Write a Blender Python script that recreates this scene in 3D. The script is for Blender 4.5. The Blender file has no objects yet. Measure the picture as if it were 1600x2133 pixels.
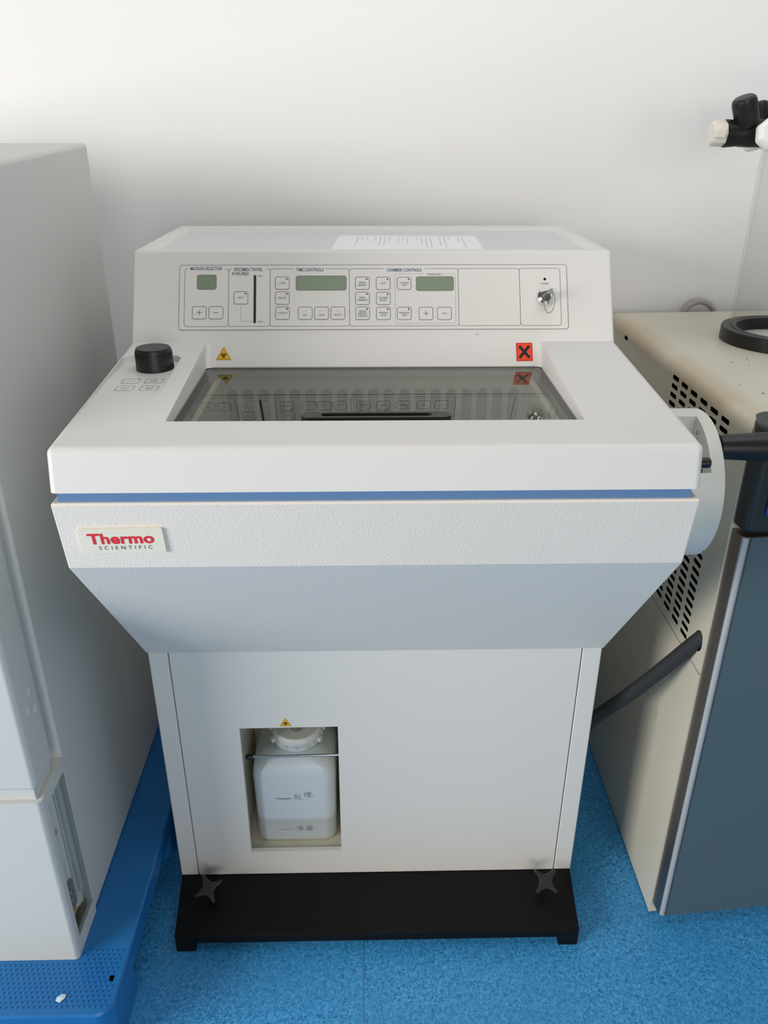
import bpy, bmesh, math, random
from mathutils import Vector, Matrix
random.seed(4)
S = bpy.context.scene
COL = S.collection

# ------------------------------------------------------------------ camera
cam_d = bpy.data.cameras.new('camera'); cam = bpy.data.objects.new('camera', cam_d); COL.objects.link(cam)
R = Vector((0.99979106, -0.02038755, 0.00148115)); U = Vector((0.00752174, 0.43429889, 0.90073742)); FW = Vector((0.01900709, 0.90053807, -0.4343615))
M = Matrix((R, U, -FW)).transposed().to_4x4(); M.translation = Vector((-0.010, -0.8147, 1.2755))
cam.matrix_world = M
cam_d.sensor_fit = 'VERTICAL'; cam_d.sensor_height = 36.0; cam_d.lens = 1663.18 / 2133 * 36.0
cam_d.clip_start = 0.02
S.camera = cam
# ------------------------------------------------------------------ light
S.view_settings.view_transform = 'Standard'; S.view_settings.look = 'None'
S.view_settings.gamma = 1.0; S.view_settings.use_curve_mapping = False
S.view_settings.exposure = 0.0
W = bpy.data.worlds.new('world'); S.world = W; W.use_nodes = True
bg = W.node_tree.nodes['Background']; bg.inputs[0].default_value = (0.97, 0.98, 1.0, 1); bg.inputs[1].default_value = 0.085

def area(name, loc, target, sx, sy, power, color):
    l = bpy.data.lights.new(name, 'AREA'); l.shape = 'RECTANGLE'; l.size = sx; l.size_y = sy; l.energy = power; l.color = color
    o = bpy.data.objects.new(name, l); COL.objects.link(o); o.location = loc
    o.rotation_euler = (Vector(target) - Vector(loc)).to_track_quat('-Z', 'Y').to_euler(); return o
area('window_light', (-2.6, -1.5, 1.4), (0.3, 0.1, 0.7), 1.5, 1.2, 84, (1.0, 0.96, 0.90))
area('front_window_light', (0.6, -3.4, 1.35), (0.0, 0.2, 0.75), 1.9, 1.3, 37, (1.0, 0.955, 0.89))
area('overhead_fill', (0.6, 0.0, 2.75), (0.4, 0.8, 0.8), 2.2, 1.0, 15, (1.0, 0.985, 0.965))  # added overhead fill to lift the lid and wall, no real lamp

# ------------------------------------------------------------------ materials
def mat(name, col, rough=0.5, metal=0.0, bump=None, spec=0.5, coat=0.0, noise=None, alpha=1.0, emis=None):
    m = bpy.data.materials.new(name); m.use_nodes = True; nt = m.node_tree; b = nt.nodes['Principled BSDF']
    b.inputs['Base Color'].default_value = (*col, 1); b.inputs['Roughness'].default_value = rough; b.inputs['Metallic'].default_value = metal
    b.inputs['Specular IOR Level'].default_value = spec; b.inputs['Coat Weight'].default_value = coat
    tc = nt.nodes.new('ShaderNodeTexCoord')
    if bump:                                   # (scale, strength, distance)
        n = nt.nodes.new('ShaderNodeTexNoise'); n.inputs['Scale'].default_value = bump[0]; n.inputs['Detail'].default_value = 2.0
        if len(bump) > 3: n.inputs['Distortion'].default_value = bump[3]
        bp = nt.nodes.new('ShaderNodeBump'); bp.inputs['Strength'].default_value = bump[1]; bp.inputs['Distance'].default_value = bump[2]
        nt.links.new(tc.outputs['Object'], n.inputs['Vector']); nt.links.new(n.outputs['Fac'], bp.inputs['Height']); nt.links.new(bp.outputs[0], b.inputs['Normal'])
    if noise:                                  # (scale, colour2, lo, hi)
        n = nt.nodes.new('ShaderNodeTexNoise'); n.inputs['Scale'].default_value = noise[0]; n.inputs['Detail'].default_value = 5
        r = nt.nodes.new('ShaderNodeValToRGB'); r.color_ramp.elements[0].position = noise[2]; r.color_ramp.elements[1].position = noise[3]
        r.color_ramp.elements[0].color = (*col, 1); r.color_ramp.elements[1].color = (*noise[1], 1)
        nt.links.new(tc.outputs['Object'], n.inputs['Vector']); nt.links.new(n.outputs['Fac'], r.inputs[0]); nt.links.new(r.outputs[0], b.inputs['Base Color'])
    return m
m_wall = mat('wall_paint', (0.86, 0.86, 0.855), 0.7, bump=(90, 0.05, 0.001))
m_lid = mat('moulded_plastic', (0.72, 0.715, 0.70), 0.48, bump=(260, 0.12, 0.0006))
m_tex = mat('wrinkle_plastic', (0.80, 0.755, 0.695), 0.55, bump=(430, 0.6, 0.0010, 0.25))
m_cab = mat('cabinet_paint', (0.71, 0.705, 0.67), 0.42, bump=(300, 0.05, 0.0005))
m_tray = mat('tray_grey', (0.66, 0.665, 0.675), 0.4)
m_panel = mat('membrane_panel', (0.74, 0.735, 0.715), 0.38)
m_line = mat('line_grey', (0.15, 0.145, 0.14), 0.5)
m_thin = mat('line_light', (0.30, 0.30, 0.29), 0.5)
m_blueink = mat('blue_ink', (0.035, 0.11, 0.19), 0.5)
m_black = mat('black_plastic', (0.008, 0.008, 0.009), 0.42)
m_blackp = mat('black_paint', (0.0035, 0.0036, 0.004), 0.55, bump=(500, 0.12, 0.0005), spec=0.2)
m_gap = mat('gap_black', (0.004, 0.004, 0.004), 0.9, spec=0.1)
m_blue = mat('blue_trim', (0.115, 0.225, 0.42), 0.4)
m_steel = mat('steel', (0.62, 0.61, 0.59), 0.28, 1.0)
m_chrome = mat('chrome', (0.75, 0.75, 0.75), 0.16, 1.0)
m_lcd = mat('lcd', (0.22, 0.28, 0.20), 0.25)
m_yel = mat('sticker_yellow', (0.83, 0.50, 0.02), 0.4)
m_red = mat('sticker_red', (0.86, 0.07, 0.025), 0.4)
m_ink = mat('sticker_ink', (0.012, 0.008, 0.008), 0.45)
m_badge = mat('badge_cream', (0.83, 0.79, 0.66), 0.2, coat=0.2)
m_tred = mat('badge_red', (0.72, 0.025, 0.035), 0.3)
m_tgrey = mat('badge_grey', (0.06, 0.075, 0.085), 0.3)
m_wheel = mat('wheel_plastic', (0.69, 0.71, 0.66), 0.4, noise=(14, (0.66, 0.68, 0.62), 0.5, 0.75))
m_beige = mat('aged_beige', (0.67, 0.64, 0.53), 0.38, noise=(5, (0.64, 0.59, 0.46), 0.45, 0.8))
def yellowed(m):                                    # old enamel, browned in a band along the upper long edge
    nt = m.node_tree; b = nt.nodes['Principled BSDF']; src = b.inputs['Base Color'].links[0].from_socket
    tc = nt.nodes.new('ShaderNodeTexCoord'); sp = nt.nodes.new('ShaderNodeSeparateXYZ'); nt.links.new(tc.outputs['Object'], sp.inputs[0])
    def mr(sock, a, b_, c, d):
        n = nt.nodes.new('ShaderNodeMapRange'); n.interpolation_type = 'SMOOTHSTEP'
        for i, v in enumerate((a, b_, c, d)): n.inputs[i + 1].default_value = v
        nt.links.new(sock, n.inputs[0]); return n.outputs[0]
    no = nt.nodes.new('ShaderNodeTexNoise'); no.inputs['Scale'].default_value = 9; nt.links.new(tc.outputs['Object'], no.inputs[0])
    f = [mr(sp.outputs['X'], 0.495, 0.545, 1, 0), mr(sp.outputs['Z'], 0.885, 0.925, 0, 1), mr(no.outputs['Fac'], 0.3, 0.65, 0.25, 0.75)]
    k = f[0]
    for q in f[1:]:
        mm_ = nt.nodes.new('ShaderNodeMath'); mm_.operation = 'MULTIPLY'; nt.links.new(k, mm_.inputs[0]); nt.links.new(q, mm_.inputs[1]); k = mm_.outputs[0]
    mx = nt.nodes.new('ShaderNodeMix'); mx.data_type = 'RGBA'; mx.inputs[7].default_value = (0.52, 0.40, 0.24, 1)
    nt.links.new(k, mx.inputs[0]); nt.links.new(src, mx.inputs[6]); nt.links.new(mx.outputs[2], b.inputs['Base Color'])
yellowed(m_beige)
m_dgrey = mat('grey_moulding', (0.022, 0.028, 0.028), 0.42, bump=(300, 0.1, 0.0005))
m_teal = mat('slate_panel', (0.082, 0.130, 0.145), 0.36, noise=(6, (0.088, 0.128, 0.142), 0.4, 0.7))
m_brush = mat('brushed_steel', (0.30, 0.27, 0.25), 0.42, 1.0)
m_emb = mat('emblem_blue', (0.005, 0.09, 0.42), 0.3)
m_foam = mat('foam_rubber', (0.022, 0.024, 0.028), 0.75, bump=(120, 0.3, 0.001))
m_hose = mat('hose_grey', (0.42, 0.41, 0.38), 0.5)
m_lcab = mat('enamel_grey', (0.58, 0.60, 0.58), 0.40, bump=(400, 0.04, 0.0004))
m_lfront = mat('enamel_front', (0.66, 0.69, 0.70), 0.40, bump=(400, 0.04, 0.0004))
m_pallet = mat('pallet_blue', (0.010, 0.145, 0.42), 0.33, noise=(9, (0.012, 0.165, 0.44), 0.4, 0.7))
m_rubber = mat('rubber_black', (0.007, 0.007, 0.007), 0.4, spec=0.4)
m_ivory = mat('ivory_plastic', (0.72, 0.69, 0.61), 0.4)
m_white = mat('white_plastic', (0.85, 0.85, 0.83), 0.35)
m_paper = mat('paper', (0.86, 0.86, 0.90), 0.6)
m_ptext = mat('paper_text', (0.60, 0.60, 0.64), 0.6)
m_rust = mat('rust_stain', (0.45, 0.22, 0.04), 0.8)
m_chamber = mat('chamber_enamel', (0.50, 0.52, 0.45), 0.4)
m_slot = mat('chamber_slot', (0.10, 0.105, 0.095), 0.6)
m_pale = mat('chamber_rim', (0.80, 0.78, 0.68), 0.4)
m_hdpe = mat('white_polyethylene', (0.74, 0.77, 0.72), 0.4)
m_pen = mat('marker_pen', (0.10, 0.11, 0.12), 0.6)

# floor: mottled blue vinyl
def floor_mat():
    m = mat('blue_vinyl', (0.03, 0.18, 0.38), 0.42, bump=(220, 0.12, 0.0006)); nt = m.node_tree; b = nt.nodes['Principled BSDF']
    tc = nt.nodes.new('ShaderNodeTexCoord')
    n1 = nt.nodes.new('ShaderNodeTexNoise'); n1.inputs['Scale'].default_value = 210; n1.inputs['Detail'].default_value = 3; n1.inputs['Distortion'].default_value = 1.2
    r = nt.nodes.new('ShaderNodeValToRGB'); e = r.color_ramp.elements
    e[0].position = 0.33; e[0].color = (0.018, 0.13, 0.33, 1); e[1].position = 0.66; e[1].color = (0.10, 0.44, 0.80, 1)
    x = e.new(0.47); x.color = (0.034, 0.275, 0.62, 1)
    n2 = nt.nodes.new('ShaderNodeTexNoise'); n2.inputs['Scale'].default_value = 6; n2.inputs['Detail'].default_value = 2
    mx = nt.nodes.new('ShaderNodeMix'); mx.data_type = 'RGBA'; mx.inputs[7].default_value = (0.033, 0.25, 0.56, 1)
    r2 = nt.nodes.new('ShaderNodeMapRange'); r2.inputs[1].default_value = 0.35; r2.inputs[2].default_value = 0.7; r2.inputs[4].default_value = 0.45
    nt.links.new(tc.outputs['Object'], n1.inputs['Vector']); nt.links.new(tc.outputs['Object'], n2.inputs['Vector'])
    nt.links.new(n1.outputs['Fac'], r.inputs[0]); nt.links.new(n2.outputs['Fac'], r2.inputs[0]); nt.links.new(r2.outputs[0], mx.inputs[0])
    nt.links.new(r.outputs[0], mx.inputs[6]); nt.links.new(mx.outputs[2], b.inputs['Base Color']); return m
m_floor = floor_mat()

def glass_mat(name, tint, ior, rough=0.02):
    m = bpy.data.materials.new(name); m.use_nodes = True; nt = m.node_tree; nt.nodes.clear()
    o = nt.nodes.new('ShaderNodeOutputMaterial'); t = nt.nodes.new('ShaderNodeBsdfTransparent'); g = nt.nodes.new('ShaderNodeBsdfGlossy')
    lw = nt.nodes.new('ShaderNodeLayerWeight'); lw.inputs[0].default_value = 0.5; pw = nt.nodes.new('ShaderNodeMath'); pw.operation = 'POWER'; pw.inputs[1].default_value = 5.0
    f = nt.nodes.new('ShaderNodeMapRange'); f.inputs[3].default_value = ior[0]; f.inputs[4].default_value = ior[1]; mx = nt.nodes.new('ShaderNodeMixShader')
    t.inputs[0].default_value = (*tint, 1); g.inputs['Roughness'].default_value = rough
    nt.links.new(lw.outputs['Facing'], pw.inputs[0]); nt.links.new(pw.outputs[0], f.inputs[0]); nt.links.new(f.outputs[0], mx.inputs[0]); nt.links.new(t.outputs[0], mx.inputs[1]); nt.links.new(g.outputs[0], mx.inputs[2]); nt.links.new(mx.outputs[0], o.inputs[0]); return m
m_glass = glass_mat('window_glass', (0.60, 0.63, 0.56), (0.13, 1.0), 0.008)
m_acrylic = glass_mat('clear_acrylic', (0.965, 0.965, 0.96), (0.015, 0.5), 0.08)

# ------------------------------------------------------------------ mesh helpers
class MB:
    def __init__(s): s.v = []; s.f = []; s.mi = []; s.m = []
    def add(s, vs, fs, m, mx=None):
        if m not in s.m: s.m.append(m)
        k = s.m.index(m); o = len(s.v)
        s.v += [tuple(mx @ Vector(p)) if mx else tuple(p) for p in vs]
        s.f += [tuple(i + o for i in f) for f in fs]; s.mi += [k] * len(fs); return s
    def box(s, a, b, m, mx=None):
        (x0, y0, z0), (x1, y1, z1) = a, b
        vs = [(x0, y0, z0), (x1, y0, z0), (x1, y1, z0), (x0, y1, z0), (x0, y0, z1), (x1, y0, z1), (x1, y1, z1), (x0, y1, z1)]
        return s.add(vs, [(3, 2, 1, 0), (4, 5, 6, 7), (0, 1, 5, 4), (1, 2, 6, 5), (2, 3, 7, 6), (3, 0, 4, 7)], m, mx)
    def prism(s, poly, a, b, m, axis='z', mx=None):
        n = len(poly)
        def P(p, h):
            if axis == 'z': return (p[0], p[1], h)
            if axis == 'x': return (h, p[0], p[1])
            return (p[0], h, p[1])
        vs = [P(p, a) for p in poly] + [P(p, b) for p in poly]
        fs = [tuple(range(n))[::-1], tuple(range(n, 2 * n))] + [(i, (i + 1) % n, (i + 1) % n + n, i + n) for i in range(n)]
        return s.add(vs, fs, m, mx)
    def lathe(s, prof, m, mx=None, seg=40):          # prof: (r, h) about +Z
        vs = []; fs = []
        for r, h in prof:
            for k in range(seg): a = 2 * math.pi * k / seg; vs.append((r * math.cos(a), r * math.sin(a), h))
        for i in range(len(prof) - 1):
            for k in range(seg):
                k2 = (k + 1) % seg; fs.append((i * seg + k, i * seg + k2, (i + 1) * seg + k2, (i + 1) * seg + k))
        if prof[0][0] > 1e-5: fs.append(tuple(range(seg))[::-1])
        if prof[-1][0] > 1e-5: o = (len(prof) - 1) * seg; fs.append(tuple(range(o, o + seg)))
        return s.add(vs, fs, m, mx)
    def ring(s, prof, m, mx=None, seg=56):           # closed profile swept round +Z
        vs = []; fs = []; n = len(prof)
        for r, h in prof:
            for k in range(seg): a = 2 * math.pi * k / seg; vs.append((r * math.cos(a), r * math.sin(a), h))
        for i in range(n):
            j = (i + 1) % n
            for k in range(seg):
                k2 = (k + 1) % seg; fs.append((i * seg + k, i * seg + k2, j * seg + k2, j * seg + k))
        return s.add(vs, fs, m, mx)
    def tube(s, pts, r, m, mx=None, seg=14, closed=False):
        pts = [Vector(p) for p in pts]; vs = []; fs = []; n = len(pts); up = None
        rs = r if isinstance(r, (list, tuple)) else [r] * n
        for i, p in enumerate(pts):
            t = (pts[(i + 1) % n] - pts[i - 1]) if closed else (pts[min(i + 1, n - 1)] - pts[max(i - 1, 0)])
            t.normalize()
            if up is None: up = Vector((0, 0, 1)) if abs(t.z) < 0.9 else Vector((1, 0, 0))
            a = (up - t * up.dot(t)).normalized(); up = a; b = t.cross(a)
            for k in range(seg):
                w = 2 * math.pi * k / seg; vs.append(p + (a * math.cos(w) + b * math.sin(w)) * rs[i])
        for i in range(n if closed else n - 1):
            j = (i + 1) % n
            for k in range(seg): k2 = (k + 1) % seg; fs.append((i * seg + k, i * seg + k2, j * seg + k2, j * seg + k))
        if not closed: fs += [tuple(range(seg))[::-1], tuple(range((n - 1) * seg, n * seg))]
        return s.add(vs, fs, m, mx)
    def build(s, name, parent=None, bevel=0, seg=3, angle=30, smooth=False, loc=None):
        me = bpy.data.meshes.new(name)
        off = Vector(loc) if loc else Vector((0, 0, 0))
        me.from_pydata([tuple(Vector(p) - off) for p in s.v], [], s.f)
        for m in s.m: me.materials.append(m)
        for p, k in zip(me.polygons, s.mi): p.material_index = k
        bm = bmesh.new(); bm.from_mesh(me); bmesh.ops.recalc_face_normals(bm, faces=bm.faces); bm.to_mesh(me); bm.free()
        o = bpy.data.objects.new(name, me); COL.objects.link(o); o.location = off
        if parent: o.parent = parent; o.matrix_parent_inverse = parent.matrix_world.inverted() if False else Matrix.Translation(-parent_loc(parent))
        if bevel:
            b = o.modifiers.new('bevel', 'BEVEL'); b.width = bevel; b.segments = seg; b.limit_method = 'ANGLE'; b.angle_limit = math.radians(angle); b.harden_normals = False
        if smooth or bevel: shade(o)
        return o
def parent_loc(p):
    v = Vector((0, 0, 0))
    while p: v += p.location if not p.parent else (p.location + p.matrix_parent_inverse.translation); p = p.parent
    return v
def shade(o, ang=28):
    for p in o.data.polygons: p.use_smooth = True
    bm = bmesh.new(); bm.from_mesh(o.data)
    for e in bm.edges:
        if len(e.link_faces) == 2 and e.calc_face_angle(0) > math.radians(ang): e.smooth = False
    bm.to_mesh(o.data); bm.free()
    if 'bevel' in o.modifiers:
        for e in o.data.edges: e.use_edge_sharp = False
    w = o.modifiers.new('wn', 'WEIGHTED_NORMAL'); w.keep_sharp = True
def bake(o):
    dg = bpy.context.evaluated_depsgraph_get(); dg.update(); me = bpy.data.meshes.new_from_object(o.evaluated_get(dg)); o.modifiers.clear(); o.data = me; return o
def cut(o, mb):                                   # carve a shape out of a mesh and bake the result
    c = mb.build('cutter'); c.matrix_world = Matrix.Identity(4)
    b = o.modifiers.new('cut', 'BOOLEAN'); b.operation = 'DIFFERENCE'; b.object = c; b.solver = 'EXACT'; b.material_mode = 'TRANSFER'
    # the bevel (if any) must run after the cut
    names = [m.name for m in o.modifiers]; i = names.index('cut')
    while i > 0 and o.modifiers[0].name != 'cut': o.modifiers.move(i, i - 1); i -= 1
    mods = [(m.type, getattr(m, 'width', 0), getattr(m, 'segments', 1), getattr(m, 'angle_limit', 0)) for m in o.modifiers if m.type == 'BEVEL']
    for m in list(o.modifiers):
        if m.name != 'cut': o.modifiers.remove(m)
    bpy.context.view_layer.update(); bake(o); bpy.data.objects.remove(c)
    bm = bmesh.new(); bm.from_mesh(o.data); bmesh.ops.remove_doubles(bm, verts=bm.verts, dist=1e-6)
    bmesh.ops.dissolve_degenerate(bm, edges=bm.edges, dist=1e-6); bm.to_mesh(o.data); bm.free()
    for (_, w, sg, an) in mods:
        b = o.modifiers.new('bevel', 'BEVEL'); b.width = w; b.segments = sg; b.limit_method = 'ANGLE'; b.angle_limit = an
    shade(o); return o
def prebevel(o, pred, w, seg):
    bm = bmesh.new(); bm.from_mesh(o.data)
    es = [e for e in bm.edges if pred(*[v.co for v in e.verts])]
    bmesh.ops.bevel(bm, geom=es, offset=w, segments=seg, profile=0.5, affect='EDGES', clamp_overlap=True)
    bm.to_mesh(o.data); bm.free()
def rrect(x0, y0, x1, y1, r, n=5):
    out = []
    for cx, cy, a0 in ((x1 - r, y0 + r, -90), (x1 - r, y1 - r, 0), (x0 + r, y1 - r, 90), (x0 + r, y0 + r, 180)):
        for k in range(n + 1): a = math.radians(a0 + 90 * k / n); out.append((cx + r * math.cos(a), cy + r * math.sin(a)))
    return out
def fill2d(loops, extrude=0.0):                    # outer loop with holes -> verts, faces in the XY plane
    cu = bpy.data.curves.new('c', 'CURVE'); cu.dimensions = '2D'; cu.fill_mode = 'BOTH'; cu.extrude = extrude
    for lp in loops:
        sp = cu.splines.new('POLY'); sp.points.add(len(lp) - 1); sp.use_cyclic_u = True
        for p, q in zip(sp.points, lp): p.co = (q[0], q[1], 0, 1)
    return curve_geo(cu)
def curve_geo(cu):
    o = bpy.data.objects.new('c', cu); COL.objects.link(o); dg = bpy.context.evaluated_depsgraph_get(); dg.update()
    me = bpy.data.meshes.new_from_object(o.evaluated_get(dg)); vs = [tuple(v.co) for v in me.vertices]; fs = [tuple(p.vertices) for p in me.polygons]
    bpy.data.objects.remove(o); bpy.data.meshes.remove(me); return vs, fs
def text_geo(t, size, sx=1.0, bold=0.0, space=1.0, align='CENTER', leading=1.0):
    cu = bpy.data.curves.new('t', 'FONT'); cu.body = t; cu.size = size; cu.align_x = align; cu.align_y = 'CENTER'; cu.offset = bold
    cu.space_character = space; cu.space_line = leading; cu.resolution_u = 3; cu.fill_mode = 'FRONT'
    vs, fs = curve_geo(cu); return [(x * sx, y, 0) for x, y, z in vs], fs
def frame2d(x0, y0, x1, y1, r, w):                 # a line drawn as a rounded outline
    return fill2d([rrect(x0, y0, x1, y1, r), rrect(x0 + w, y0 + w, x1 - w, y1 - w, max(r - w, 0.0002))])
def stroke(mb, pts, w, m, mx=None, h=0.0):          # flat pen stroke in the XY plane
    pts = [Vector((p[0], p[1])) for p in pts]; vs = []; fs = []
    for i, p in enumerate(pts):
        t = pts[min(i + 1, len(pts) - 1)] - pts[max(i - 1, 0)]; n = Vector((-t.y, t.x)).normalized() * w / 2
        vs += [(p.x + n.x, p.y + n.y, h), (p.x - n.x, p.y - n.y, h)]
    for i in range(len(pts) - 1): fs.append((2 * i, 2 * i + 1, 2 * i + 3, 2 * i + 2))
    mb.add(vs, fs, m, mx)
def T(*a): return Matrix.Translation(Vector(a))
def thing(name, label, cat, loc=(0, 0, 0), group=None):
    o = bpy.data.objects.new(name, None); COL.objects.link(o); o.location = loc; o.empty_display_size = 0.05
    o['label'] = label; o['category'] = cat
    if group: o['group'] = group
    return o
def tag(o, label, cat, group=None):
    o['label'] = label; o['category'] = cat
    if group: o['group'] = group
    return o
def plane_mx(o, xa, ya):                            # local XY plane -> world
    xa = Vector(xa).normalized(); ya = Vector(ya).normalized(); za = xa.cross(ya)
    m = Matrix((xa, ya, za)).transposed().to_4x4(); m.translation = Vector(o); return m

# ------------------------------------------------------------------ setting
fl = MB().box((-3, -4, -0.05), (3, 0.95, 0), m_floor).build('floor'); fl['kind'] = 'structure'
tr = MB().box((-0.0265, -4, 0.0001), (-0.0242, 0.895, 0.0006), mat('vinyl_weld', (0.045, 0.27, 0.55), 0.35)).build('trim_1'); tr['kind'] = 'structure'
wl = MB().box((-3, 0.90, 0), (3, 0.98, 3.0), m_wall).build('wall_back'); wl['kind'] = 'structure'
ws = MB().box((3.0, -4, 0), (3.08, 0.98, 3.0), m_wall).build('wall_right'); ws['kind'] = 'structure'

# ------------------------------------------------------------------ cryostat
cry = thing('cryostat', 'wide white bench cryostat with control panel, glass window and black base', 'lab machine', (0, 0.4, 0))

# base plate on two feet
b = MB()
poly = [(-0.345, 0.0986), (0.345, 0.0986), (0.357, 0.2225), (0.357, 0.70), (-0.357, 0.70), (-0.357, 0.2225)]
b.prism(poly, 0.0205, 0.0383, m_blackp)
for sx in (-1, 1):
    p = [(sx * 0.345, 0.0986), (sx * 0.312, 0.0986), (sx * 0.312, 0.70), (sx * 0.357, 0.70), (sx * 0.357, 0.2225)]
    b.prism(p, 0.0, 0.0212, m_blackp)
o = b.build('base_plate', cry, bevel=0.0012, seg=2); o['label'] = 'black painted steel base plate'

# pedestal cabinet, hollowed for the bottle bay
ped = MB().box((-0.358, 0.232, 0.0385), (0.358, 0.70, 0.545), m_cab).build('pedestal', cry, bevel=0.002)
cut(ped, MB().box((-0.236, 0.20, 0.088), (-0.055, 0.40, 0.39), m_cab))
for sx in (-1, 1):
    MB().box((min(sx * 0.358, sx * 0.3272), 0.2225, 0.0385), (max(sx * 0.358, sx * 0.3272), 0.2330, 0.537), m_cab).build('corner_post', cry, bevel=0.0022)
MB().box((-0.3272, 0.2310, 0.0385), (0.3272, 0.2319, 0.0395), m_gap).build('door_gap', cry)
dv, df = fill2d([[(-0.3253, 0.0395), (0.3253, 0.0395), (0.3253, 0.534), (-0.3253, 0.534)], [(-0.2268, 0.0955), (-0.0642, 0.0963), (-0.0640, 0.3815), (-0.2266, 0.3800)]], 0.0042)
o = MB().add(dv, df, m_cab, plane_mx((0, 0.2268, 0), (1, 0, 0), (0, 0, 1))).build('front_door', cry)
MB().box((-0.3272, 0.2300, 0.0390), (-0.3253, 0.2318, 0.534), m_gap).build('door_gap_strip', cry)  # black strips stand in for the shade in the door's side gaps
MB().box((0.3253, 0.2300, 0.0390), (0.3272, 0.2318, 0.534), m_gap).build('door_gap_strip', cry)
# bay liner and retaining rod
bl = MB(); x0, x1, y0, y1, z0, z1 = -0.2355, -0.0555, 0.2325, 0.3995, 0.0885, 0.3895; t = 0.002
m_bay = mat('bay_liner', (0.66, 0.64, 0.52), 0.5, noise=(22, (0.55, 0.50, 0.36), 0.5, 0.85))
bl.box((x0, y0, z0), (x0 + t, y1, z1), m_bay); bl.box((x1 - t, y0, z0), (x1, y1, z1), m_bay); bl.box((x0, y1 - t, z0), (x1, y1, z1), m_bay); bl.box((x0, y0, z0), (x1, y1, z0 + t), m_bay); bl.box((x0, y0, z1 - t), (x1, y1, z1), m_bay)
bl.build('bay_liner', cry)
rod = MB().tube([(-0.2165, 0.2385, 0.3045), (-0.0578, 0.2385, 0.3065)], 0.0024, m_chrome).build('retaining_rod', cry, smooth=True)
MB().lathe([(0.0, 0), (0.0028, 0.0006), (0.0044, 0.003), (0.0047, 0.006), (0.0042, 0.0135), (0.0, 0.014)], m_black, T(-0.2245, 0.2385, 0.3044) @ Matrix.Rotation(math.pi / 2, 4, 'Y')).build('rod_cap', rod, smooth=True)

# star knobs
def star(c, rot, name='star_knob'):
    pts = []; n = 12
    for k in range(4):
        a = rot + k * math.pi / 2
        for s_ in (-1, 1):
            pass
        tip = 0.0262; w = 0.0032
        ca, sa = math.cos(a), math.sin(a)
        for q in range(-2, 3):
            an = a + math.radians(q * 38); pts.append((ca * (tip - w) + w * math.cos(an), sa * (tip - w) + w * math.sin(an)))
        b2 = a + math.pi / 4
        for (rr, da) in ((0.0165, -0.52), (0.0128, -0.26), (0.0115, 0), (0.0128, 0.26), (0.0165, 0.52)):
            pts.append((rr * math.cos(b2 + da), rr * math.sin(b2 + da)))
    mb = MB(); mx = T(*c) @ Matrix.Rotation(math.radians(-46), 4, 'X')
    mb.prism(pts, -0.005, 0.006, m_black, 'y', mx)
    mb.lathe([(0.009, 0), (0.009, 0.012), (0.004, 0.014), (0.004, 0.030)], m_black, mx @ Matrix.Rotation(-math.pi / 2, 4, 'X'), 20)
    return mb.build(name, cry, bevel=0.0022, seg=3, angle=50)
star((-0.298, 0.172, 0.0640), math.radians(118))
star((0.3000, 0.174, 0.0660), math.radians(45))

# tapered textured housing
hp = [(-0.0153, 0.9000), (-0.0130, 0.9022), (0.775, 0.9022), (0.775, 0.80), (0.70, 0.5345), (0.2210, 0.5345), (0.0, 0.8134)]
hs = MB().prism(hp, -0.3595, 0.3595, m_tex, 'x').build('tapered_housing', cry); prebevel(hs, lambda a, b: abs(a.x - b.x) < 1e-4, 0.0016, 2)
cut(hs, MB().box((-0.238, 0.088, 0.712), (0.238, 0.385, 0.95), m_tex))
hs.modifiers.clear(); shade(hs, 14)
# blue strip
o = MB().box((-0.3525, -0.0095, 0.9021), (0.3500, 0.76, 0.9140), m_blue).build('trim_strip', cry); 
cut(o, MB().box((-0.238, 0.088, 0.88), (0.238, 0.385, 0.95), m_blue)); o['label'] = 'blue strip between lid and housing'

# lid with window opening and recessed key pad
lp = [(-0.0112, 0.9132), (-0.0005, 0.9613), (0.3631, 0.9881), (0.765, 0.9881), (0.765, 0.9132)]
lid = MB().prism(lp, -0.3605, 0.3605, m_lid, 'x').build('lid', cry)
prebevel(lid, lambda a, b: not (a.z < 0.92 and b.z < 0.92), 0.0080, 6)
op = [(-0.2458, 0.0725), (0.2452, 0.0715), (0.2488, 0.372), (-0.2485, 0.372)]
cut(lid, MB().prism(op, 0.90, 1.05, m_lid))
rp = rrect(-0.3525, 0.150, -0.2725, 0.306, 0.014)
c = MB(); n = len(rp); zb = lambda y: 0.9722 + (y - 0.165) * 0.022
c.add([(x, y, zb(y)) for x, y in rp] + [(x, y, 1.02) for x, y in rp], [tuple(range(n))[::-1], tuple(range(n, 2 * n))] + [(i, (i + 1) % n, (i + 1) % n + n, i + n) for i in range(n)], m_panel)
lid.modifiers.clear(); cut(lid, c)
bv = lid.modifiers.new('bevel', 'BEVEL'); bv.width = 0.0016; bv.segments = 3; bv.limit_method = 'ANGLE'; bv.angle_limit = math.radians(50); shade(lid)

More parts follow.
